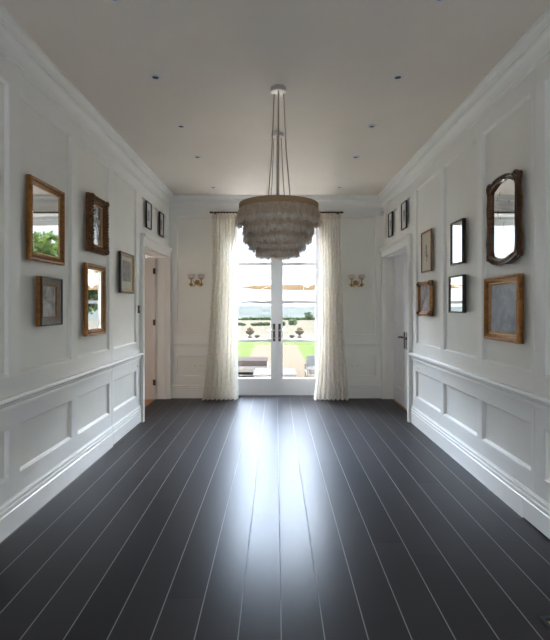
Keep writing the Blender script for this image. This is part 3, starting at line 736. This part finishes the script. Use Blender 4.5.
# ------------------------------------------------------------------ small fittings
def socket(X, Z, label):
    y = DB; o = thing('wall_socket', label, 'socket', (X, y, Z), 'double sockets low on the far wall')
    b = MB(); b.box((X - .073, y - .009, Z - .043), (X + .073, y, Z + .043), .003); b.build('plate', M['trim'], o)
    for s in (-1, 1):
        b = MB(); b.box((X + s * .058 - .006, y - .013, Z + .008), (X + s * .058 + .006, y - .009, Z + .028), .001); b.build('rocker_switch', M['paper'], o)
        b = MB()
        for dx, dz in ((0, .018), (-.011, -.006), (.011, -.006)): b.box((X + s * .030 + dx - .003, y - .0098, Z + dz - .005), (X + s * .030 + dx + .003, y - .009, Z + dz + .005))
        b.build('pin_hole', M['gilt'], o)
socket(-1.285, .525, 'white double socket in the lower panel left of the curtains'); socket(1.30, .525, 'white double socket in the lower panel right of the curtains')
b = MB(); b.box((1.70, DB - .09, 3.0), (1.77, DB - .025, 3.125), .012); pir = b.build('alarm_sensor', M['white_plastic'], origin=(1.735, DB - .025, 3.06)); tag(pir, 'small white alarm sensor high in the right far corner', 'sensor')
b = MB(); b.lathe([(.018, 0), (.02, -.012), (.002, -.02)], (1.732, DB - .09, 3.05), 14, 'Y'); b.build('lens', M['shade'], pir, smooth=True)
b = MB(); b.box((-1.77, 6.01, 1.42), (-1.755, 6.075, 1.52), .003); sw = b.build('light_switch', M['bronze'], origin=(-1.77, 6.04, 1.47)); tag(sw, 'small dark metal switch plate beside the left doorway', 'switch')
b = MB(); b.tube([(-1.756, 6.042, 1.47), (-1.742, 6.042, 1.476)], .004, 8); b.build('toggle', M['chrome'], sw)
for s, lab in ((-1, 'small pale round button on the left dado beside the doorway'), (1, 'small pale round button on the right dado beside the door')):
    b = MB(); b.lathe([(.011, 0), (.012, -s * .004), (.007, -s * .007), (.002, -s * .007)], (s * 1.77, 5.86 if s > 0 else 6.0, .745), 16, 'X'); k = b.build('wall_button', M['paper'], origin=(s * 1.77, 5.9, .745), smooth=True); tag(k, lab, 'button', 'dado buttons')
# floor box bottom right
x0, x1, y0, y1 = 1.268, 1.56, 1.95, 2.272
o = thing('floor_box', 'black framed floor box with brass inside in the bottom right corner', 'floor box', ((x0 + x1) / 2, (y0 + y1) / 2, 0))
b = MB()
for a, c in (((x0, y0, 0), (x0 + .022, y1, .008)), ((x1 - .022, y0, 0), (x1, y1, .008)), ((x0 + .022, y0, 0), (x1 - .022, y0 + .022, .008)), ((x0 + .022, y1 - .022, 0), (x1 - .022, y1, .008))): b.box(a, c, .002)
b.build('frame', M['glass_black'], o)
b = MB(); b.box((x0 + .022, y0 + .022, 0), (x1 - .022, y1 - .022, .001)); b.build('tray', M['dark_hole'], o)
b = MB(); b.box((x0 + .026, y0 + .03, .001), (x1 - .026, y1 - .034, .004), .001); b.build('brass_plate', M['brass_plate'], o)

# ------------------------------------------------------------------ outdoors
GZ = -.1
b = MB()
for a, c in (((-60, -60), (60, 8.12)), ((-60, 8.12), (60, 23.5))):
    b.quad([(a[0], a[1], GZ), (c[0], a[1], GZ), (c[0], c[1], GZ), (a[0], c[1], GZ)])
S('ground_lawn', b, M['grass'])
b = MB(); b.box((-9, -12, GZ - .05), (9, NEAR - .21, GZ + .012)); S('ground_added_dark', b, M['dark_ground'])  # unseen dark ground added behind the camera so the ceiling stays dark
b = MB(); b.box((-9, 8.13, GZ - .05), (9, 10.5, GZ + .012)); S('bounce_terrace', b, M['bounce_stone'])  # hidden pale strip added to bounce daylight up to the far ceiling
b = MB(); b.box((-9, 10.5, GZ - .05), (9, 13.2, GZ + .012)); b.box((-.87, 13.2, GZ - .05), (.87, 20.0, GZ + .012)); S('path_gravel', b, M['gravel'])
b = MB(); b.box((-1.4, 8.12, GZ - .05), (1.4, 8.45, -.02)); S('step_stone', b, M['bounce_stone'])
def terr(y):
    if y <= 23.5: return GZ
    if y <= 150: return GZ - .0205 * (y - 23.5)
    return None
b = MB(); ysl = [23.5, 40, 60, 90, 120, 152]
for a, c in zip(ysl[:-1], ysl[1:]):
    za = GZ - .0205 * (a - 23.5); zc = GZ - .0205 * (c - 23.5)
    b.quad([(-90, a, za), (90, a, za), (90, c, zc), (-90, c, zc)])
S('ground_field', b, M['field'])
b = MB(); rr = random.Random(11); rows = []
prof = [(150, -2.7), (200, -7), (300, -10), (420, -7), (600, -6), (750, -9), (950, -3), (1150, -2), (1400, 1), (1700, 4.5)]
for Y, z in prof:
    rows.append([b.bm.verts.new((x * Y / 150, Y, z + (0 if Y < 180 else .0016 * Y * math.sin(x * .11 + Y * .013) + rr.uniform(-.0006, .0006) * Y))) for x in range(-200, 201, 8)])
for A, B in zip(rows[:-1], rows[1:]):
    for i in range(len(A) - 1): b.bm.faces.new((A[i], A[i+1], B[i+1], B[i]))
S('hills', b, M['hills'], smooth='all')

def foliage(mb, c, rad, n, size, rr, squash=1.0):
    for _ in range(n):
        while True:
            v = Vector((rr.uniform(-1, 1), rr.uniform(-1, 1), rr.uniform(-1, 1)))
            if .25 < v.length < 1: break
        p = Vector(c) + Vector((v.x * rad[0], v.y * rad[1], v.z * rad[2]))
        e1 = Vector((rr.gauss(0, 1), rr.gauss(0, 1), rr.gauss(0, 1))).normalized(); e2 = e1.cross(Vector((rr.gauss(0, 1), rr.gauss(0, 1), rr.gauss(0, 1)))).normalized()
        s = size * rr.uniform(.6, 1.3)
        mb.quad([p - e1 * s, p - e2 * s * .55, p + e1 * s, p + e2 * s * .55])
def tree(name, x, y, z, h, r, label, seed, group=None, mat='leaf', n=2200, size=.14):
    rr = random.Random(seed); o = thing(name, label, 'tree', (x, y, z), group)
    b = MB(); b.tube([(x, y, z - .05), (x + .03 * h, y, z + h * .3), (x, y + .02 * h, z + h * .65)], [h * .035, h * .025, h * .01], 8)
    for k in range(5):
        a = k * 1.3; b.tube([(x + .02 * h, y, z + h * (.28 + .05 * k)), (x + r * .6 * math.cos(a), y + r * .6 * math.sin(a), z + h * (.5 + .07 * k))], [h * .014, h * .005], 6)
    b.build('trunk', M['bark'], o, smooth=True)
    b = MB()
    for k in range(9):
        a = k * 2.4; q = r * .55 * math.sqrt(k / 9); zz = z + h * (.42 + .42 * rr.random())
        foliage(b, (x + q * math.cos(a), y + q * math.sin(a), zz), (r * .55, r * .55, h * .2), n // 9, size, rr)
    b.build('crown', M[mat], o, recalc=False, kind='stuff')
    return o
gt = 'garden trees reflected in the left wall mirrors'
for i, (x, y, h, r, lb) in enumerate(((9.2, 24.5, 5.4, 2.3, 'bushy green garden tree right of the lawn, nearest to the house'), (12.2, 30, 6.6, 2.8, 'green garden tree right of the lawn, second from the house'), (18.6, 31.5, 7.0, 3.0, 'tallest spreading garden tree right of the lawn'), (11.2, 36.5, 5.2, 2.7, 'green garden tree at the far right edge of the lawn'), (17.2, 38.5, 6.8, 3.0, 'farthest green garden tree behind the others on the right'))):
    tree('garden_tree', x, y, terr(y), h, r, lb, 20 + i, gt, n=2600, size=.2)
tree('garden_tree', -12.6, 29, terr(29), 6.2, 2.3, 'lone green garden tree left of the lawn', 40, None, n=2400, size=.18)
tree('field_tree', (308.5 - VX) * 100 / F, 100, terr(100), 2.3, 1.1, 'rounded green tree standing in the field behind the right urn', 41, None, 'leaf_dark', 1500, .13)
def shrub(name, pxa, pxb, Y, ytop, label, seed, cat='hedge', n=900, kind=None, size=.1):
    rr = random.Random(seed); z = terr(Y); xa, xb = (pxa - VX) * Y / F, (pxb - VX) * Y / F; zt = CH - (ytop - VY) * Y / F
    b = MB(); k = max(2, int((xb - xa) / ((zt - z) * .9)))
    for i in range(k):
        x = xa + (xb - xa) * (i + .5) / k; hh = (zt - z) * rr.uniform(.8, 1.05)
        foliage(b, (x, Y, z + hh * .5), ((xb - xa) / k * .75, (zt - z) * .5, hh * .55), n // k, size, rr)
    o = b.build(name, M['leaf_dark'], origin=((xa + xb) / 2, Y, z), recalc=False); tag(o, label, cat, kind=kind)
shrub('hedge', 236, 245, 57, 322.8, 'short dark hedge at the left edge of the field', 50, n=500)
shrub('hedge', 251.6, 269.5, 57, 322.4, 'low dark hedge across the field behind the left urn', 51)
shrub('bush', 281.5, 285, 57, 321.5, 'small dark bush beside the middle of the garden doors', 52, 'bush', 300)
shrub('bush', 289, 296.5, 62, 319.2, 'rounded dark bush in the field above the small right planter', 53, 'bush', 500)
shrub('hedgerow', 200, 350, 148, 317, 'long dark hedgerow along the far end of the field', 54, n=5000, kind='stuff', size=.28)

def urn(X, Y, label, sc, group):
    z = GZ; o = thing('garden_urn', label, 'urn', (X, Y, z), group)
    b = MB(); b.box((X - .13 * sc, Y - .13 * sc, z), (X + .13 * sc, Y + .13 * sc, z + .07 * sc), .01 * sc)
    b.box((X - .10 * sc, Y - .10 * sc, z + .07 * sc), (X + .10 * sc, Y + .10 * sc, z + .17 * sc), .006 * sc); b.build('plinth', M['stone'], o)
    b = MB(); b.lathe([(.085, .17), (.085, .19), (.045, .21), (.04, .24), (.09, .27), (.17, .31), (.20, .36), (.205, .40), (.235, .43), (.24, .445), (.20, .45), (.17, .42), (.02, .40)], (X, Y, z), 28)
    for v in b.bm.verts: v.co = Vector((X, Y, z)) + (v.co - Vector((X, Y, z))) * sc
    b.build('bowl', M['stone'], o, smooth=True)
    rr = random.Random(int(X * 100)); b = MB(); foliage(b, (X, Y, z + .5 * sc), (.15 * sc, .15 * sc, .11 * sc), 260, .03 * sc, rr); b.build('planting', M['flowers'], o, recalc=False, kind='stuff')
def planter(X, Y, label, sc):
    z = GZ; o = thing('bowl_planter', label, 'planter', (X, Y, z), 'small bowl planters beside the urns')
    b = MB(); b.lathe([(.06, 0), (.06, .02), (.03, .04), (.04, .06), (.12, .14), (.14, .19), (.145, .2), (.12, .19), (.02, .16)], (X, Y, z), 24); b.build('bowl', M['stone'], o, smooth=True)
    b = MB(); foliage(b, (X, Y, z + .2), (.1, .1, .035), 120, .025, random.Random(2)); b.build('planting', M['leaf_dark'], o, recalc=False, kind='stuff')
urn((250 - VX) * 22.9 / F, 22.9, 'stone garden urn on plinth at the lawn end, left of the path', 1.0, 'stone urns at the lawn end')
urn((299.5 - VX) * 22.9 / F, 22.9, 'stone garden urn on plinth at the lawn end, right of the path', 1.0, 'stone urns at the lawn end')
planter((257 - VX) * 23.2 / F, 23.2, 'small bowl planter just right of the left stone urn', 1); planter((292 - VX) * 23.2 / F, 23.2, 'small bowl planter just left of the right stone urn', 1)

# garden sofa
G0 = GZ + .012
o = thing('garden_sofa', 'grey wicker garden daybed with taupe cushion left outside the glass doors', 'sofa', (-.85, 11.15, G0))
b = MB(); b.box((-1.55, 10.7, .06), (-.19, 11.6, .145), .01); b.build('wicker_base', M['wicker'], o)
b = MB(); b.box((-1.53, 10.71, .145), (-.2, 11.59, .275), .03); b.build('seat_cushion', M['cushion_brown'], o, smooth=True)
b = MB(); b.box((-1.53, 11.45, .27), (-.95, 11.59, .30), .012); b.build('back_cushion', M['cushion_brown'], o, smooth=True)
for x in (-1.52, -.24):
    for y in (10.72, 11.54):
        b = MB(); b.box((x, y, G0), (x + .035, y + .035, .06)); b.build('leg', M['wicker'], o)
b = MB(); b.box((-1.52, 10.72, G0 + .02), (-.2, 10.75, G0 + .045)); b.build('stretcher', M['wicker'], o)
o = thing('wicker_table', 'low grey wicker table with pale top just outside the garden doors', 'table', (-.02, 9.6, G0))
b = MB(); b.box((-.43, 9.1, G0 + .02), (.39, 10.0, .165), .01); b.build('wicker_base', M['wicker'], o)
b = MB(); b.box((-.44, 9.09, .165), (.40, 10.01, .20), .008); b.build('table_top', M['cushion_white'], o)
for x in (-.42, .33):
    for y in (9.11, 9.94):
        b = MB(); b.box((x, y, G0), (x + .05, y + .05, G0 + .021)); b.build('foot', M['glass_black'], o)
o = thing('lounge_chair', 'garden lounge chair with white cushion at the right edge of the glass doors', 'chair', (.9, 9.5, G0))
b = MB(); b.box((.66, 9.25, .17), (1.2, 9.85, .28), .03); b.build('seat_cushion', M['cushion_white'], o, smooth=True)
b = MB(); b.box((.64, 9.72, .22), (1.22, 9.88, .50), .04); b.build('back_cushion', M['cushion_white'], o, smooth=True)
b = MB()
for y in (9.2, 9.9):
    b.tube([(.60, y, .30), (.72, y, .27), (.95, y, .38), (1.22, y, .42)], .02, 8)
b.tube([(.62, 9.2, .17), (.62, 9.9, .17)], .018, 8); b.tube([(.62, 9.2, .15), (1.2, 9.2, .15)], .018, 8); b.tube([(.62, 9.9, .15), (1.2, 9.9, .15)], .018, 8); b.build('frame', M['teak'], o, smooth=True)
for x in (.62, 1.18):
    for y in (9.2, 9.9):
        b = MB(); b.tube([(x, y, G0), (x, y, .29 if x < 1 else .4)], .02, 8); b.build('leg', M['teak'], o, smooth=True)

# parasol
PXc, PYc = .72, 10.8
o = thing('garden_parasol', 'large tan cantilever parasol open outside the garden doors', 'parasol', (2.75, PYc, G0))
b = MB(); n = 8; rim = []; zr, za = 1.95, 2.30; RR = 1.6
apex = b.bm.verts.new((PXc, PYc, za))
mids = []
for k in range(n):
    a = math.radians(180 + 45 * k); rim.append(b.bm.verts.new((PXc + RR * math.cos(a), PYc + RR * math.sin(a), zr))); mids.append(b.bm.verts.new((PXc + RR * .5 * math.cos(a), PYc + RR * .5 * math.sin(a), zr + (za - zr) * .62)))
for k in range(n):
    j = (k + 1) % n; b.bm.faces.new((apex, mids[k], mids[j])); b.bm.faces.new((mids[k], rim[k], rim[j], mids[j]))
cn = b.build('canopy', M['parasol'], o)
md = cn.modifiers.new('s', 'SOLIDIFY'); md.thickness = .006
for k in range(n):
    a = math.radians(180 + 45 * k); b = MB(); b.tube([(PXc, PYc, 1.99), (PXc + RR * .5 * math.cos(a), PYc + RR * .5 * math.sin(a), zr + (za - zr) * .58)], .008, 6)
    b.tube([(PXc + .03 * math.cos(a), PYc + .03 * math.sin(a), za - .03), (PXc + RR * .5 * math.cos(a), PYc + RR * .5 * math.sin(a), zr + (za - zr) * .58), (PXc + RR * .98 * math.cos(a), PYc + RR * .98 * math.sin(a), zr - .008)], .008, 6); b.build('rib', M['pale_metal'], o)
b = MB(); b.lathe([(.03, 1.95), (.035, 1.97), (.035, 2.02), (.02, 2.04)], (PXc, PYc, 0), 14); b.build('hub', M['pale_metal'], o)
b = MB(); b.tube([(PXc, PYc, za - .01), (PXc, PYc, za + .09)], .012, 8); b.tube([(PXc - .09, PYc, za + .035), (PXc + .5, PYc, za + .06), (2.2, PYc, 2.5), (2.75, PYc, 2.35)], .022, 8); b.build('arm', M['pale_metal'], o)
b = MB(); b.tube([(2.75, PYc, G0), (2.75, PYc, 2.5)], .04, 12); b.build('mast', M['pale_metal'], o)
b = MB(); b.box((2.4, PYc - .35, G0), (3.1, PYc + .35, G0 + .08), .01); b.build('base', M['glass_black'], o)

# ------------------------------------------------------------------ light
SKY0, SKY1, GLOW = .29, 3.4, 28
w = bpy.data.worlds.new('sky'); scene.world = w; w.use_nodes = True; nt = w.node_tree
bg = nt.nodes['Background']
tc = N(nt, 'ShaderNodeTexCoord'); mp = N(nt, 'ShaderNodeMapping'); mp.inputs['Scale'].default_value = (1, 1, 2.5); nt.links.new(tc.outputs['Generated'], mp.inputs[0])
n = N(nt, 'ShaderNodeTexNoise'); n.inputs['Scale'].default_value = 3.2; n.inputs['Detail'].default_value = 6; nt.links.new(mp.outputs[0], n.inputs['Vector'])
r = N(nt, 'ShaderNodeValToRGB'); r.color_ramp.elements[0].position = .38; r.color_ramp.elements[1].position = .6
r.color_ramp.elements[0].color = (.70, .80, .96, 1); r.color_ramp.elements[1].color = (.95, .97, 1, 1)
nt.links.new(n.outputs[0], r.inputs[0]); # an overcast sky: brighter overhead than at the horizon
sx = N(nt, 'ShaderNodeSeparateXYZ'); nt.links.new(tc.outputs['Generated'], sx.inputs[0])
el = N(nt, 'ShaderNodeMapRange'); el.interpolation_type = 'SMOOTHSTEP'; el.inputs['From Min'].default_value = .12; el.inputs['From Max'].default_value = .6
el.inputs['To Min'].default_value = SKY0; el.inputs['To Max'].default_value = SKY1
nt.links.new(sx.outputs[2], el.inputs['Value']); # unseen bright sky band, added to light the room through the garden doors
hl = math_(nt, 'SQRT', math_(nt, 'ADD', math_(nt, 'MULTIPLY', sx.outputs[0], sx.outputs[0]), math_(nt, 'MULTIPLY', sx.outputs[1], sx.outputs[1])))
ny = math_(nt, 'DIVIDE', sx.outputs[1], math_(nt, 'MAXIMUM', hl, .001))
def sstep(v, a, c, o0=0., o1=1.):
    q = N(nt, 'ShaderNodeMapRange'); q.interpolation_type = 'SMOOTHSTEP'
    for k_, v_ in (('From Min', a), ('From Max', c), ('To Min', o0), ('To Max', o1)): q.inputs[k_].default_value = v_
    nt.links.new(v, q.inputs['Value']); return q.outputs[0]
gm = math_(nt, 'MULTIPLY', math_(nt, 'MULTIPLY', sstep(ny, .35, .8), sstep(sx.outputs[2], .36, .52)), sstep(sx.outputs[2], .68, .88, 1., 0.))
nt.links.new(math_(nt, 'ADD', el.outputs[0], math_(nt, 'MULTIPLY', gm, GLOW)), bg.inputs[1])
mz = N(nt, 'ShaderNodeMix', data_type='RGBA', blend_type='MULTIPLY'); mz.inputs['B'].default_value = (.88, .94, 1.06, 1)
ez = N(nt, 'ShaderNodeMapRange'); ez.inputs['From Min'].default_value = .1; ez.inputs['From Max'].default_value = .6; nt.links.new(sx.outputs[2], ez.inputs['Value'])
nt.links.new(ez.outputs[0], mz.inputs['Factor']); nt.links.new(r.outputs[0], mz.inputs['A']); nt.links.new(mz.outputs['Result'], bg.inputs[0])
def area(name, loc, rot, sx, sy, e, c=(1, 1, 1), portal=False):
    l = bpy.data.lights.new(name, 'AREA'); l.shape = 'RECTANGLE'; l.size = sx; l.size_y = sy; l.energy = e; l.color = c
    if portal: l.cycles.is_portal = True
    o = bpy.data.objects.new(name, l); col.objects.link(o); o.location = loc; o.rotation_euler = rot; return o
R90 = math.pi / 2
area('portal_garden', (0, 8.125, 1.5), (-R90, 0, 0), 1.62, 3.0, 1, portal=True)
area('portal_near', (0, NEAR - .21, RZ / 2), (R90, 0, 0), 3.24, RZ, 1, portal=True)
sun = bpy.data.lights.new('sun', 'SUN'); sun.energy = 3; sun.angle = math.radians(8); sun.color = (1, .95, .87)
so = bpy.data.objects.new('sun', sun); col.objects.link(so); so.rotation_euler = (0, math.radians(40), 0)
pl = bpy.data.lights.new('side_room_fill', 'POINT'); pl.energy = 4; pl.color = (1, .88, .76); pl.shadow_soft_size = .5  # unseen fill light added to brighten the open door leaf
po = bpy.data.objects.new('side_room_fill', pl); col.objects.link(po); po.location = (-3.3, 5.8, 1.2)

# ------------------------------------------------------------------ camera
cam = bpy.data.cameras.new('camera'); cam.sensor_width = 36; cam.sensor_fit = 'AUTO'; cam.lens = F / 640 * 36
cam.shift_x = (275 - VX) / 640; cam.shift_y = -(320 - VY) / 640; cam.clip_end = 4000; cam.clip_start = .05
co = bpy.data.objects.new('camera', cam); col.objects.link(co); co.location = (0, 0, CH); co.rotation_euler = (R90, 0, 0)
scene.camera = co
scene.view_settings.view_transform = 'Standard'; scene.view_settings.look = 'None'; scene.view_settings.gamma = 1
scene.view_settings.use_curve_mapping = False; scene.view_settings.exposure = 2.95
cy = scene.cycles
cy.use_denoising = True; cy.max_bounces = 12; cy.diffuse_bounces = 8; cy.glossy_bounces = 5; cy.transparent_max_bounces = 16; cy.sample_clamp_indirect = 6
cy.caustics_reflective = True
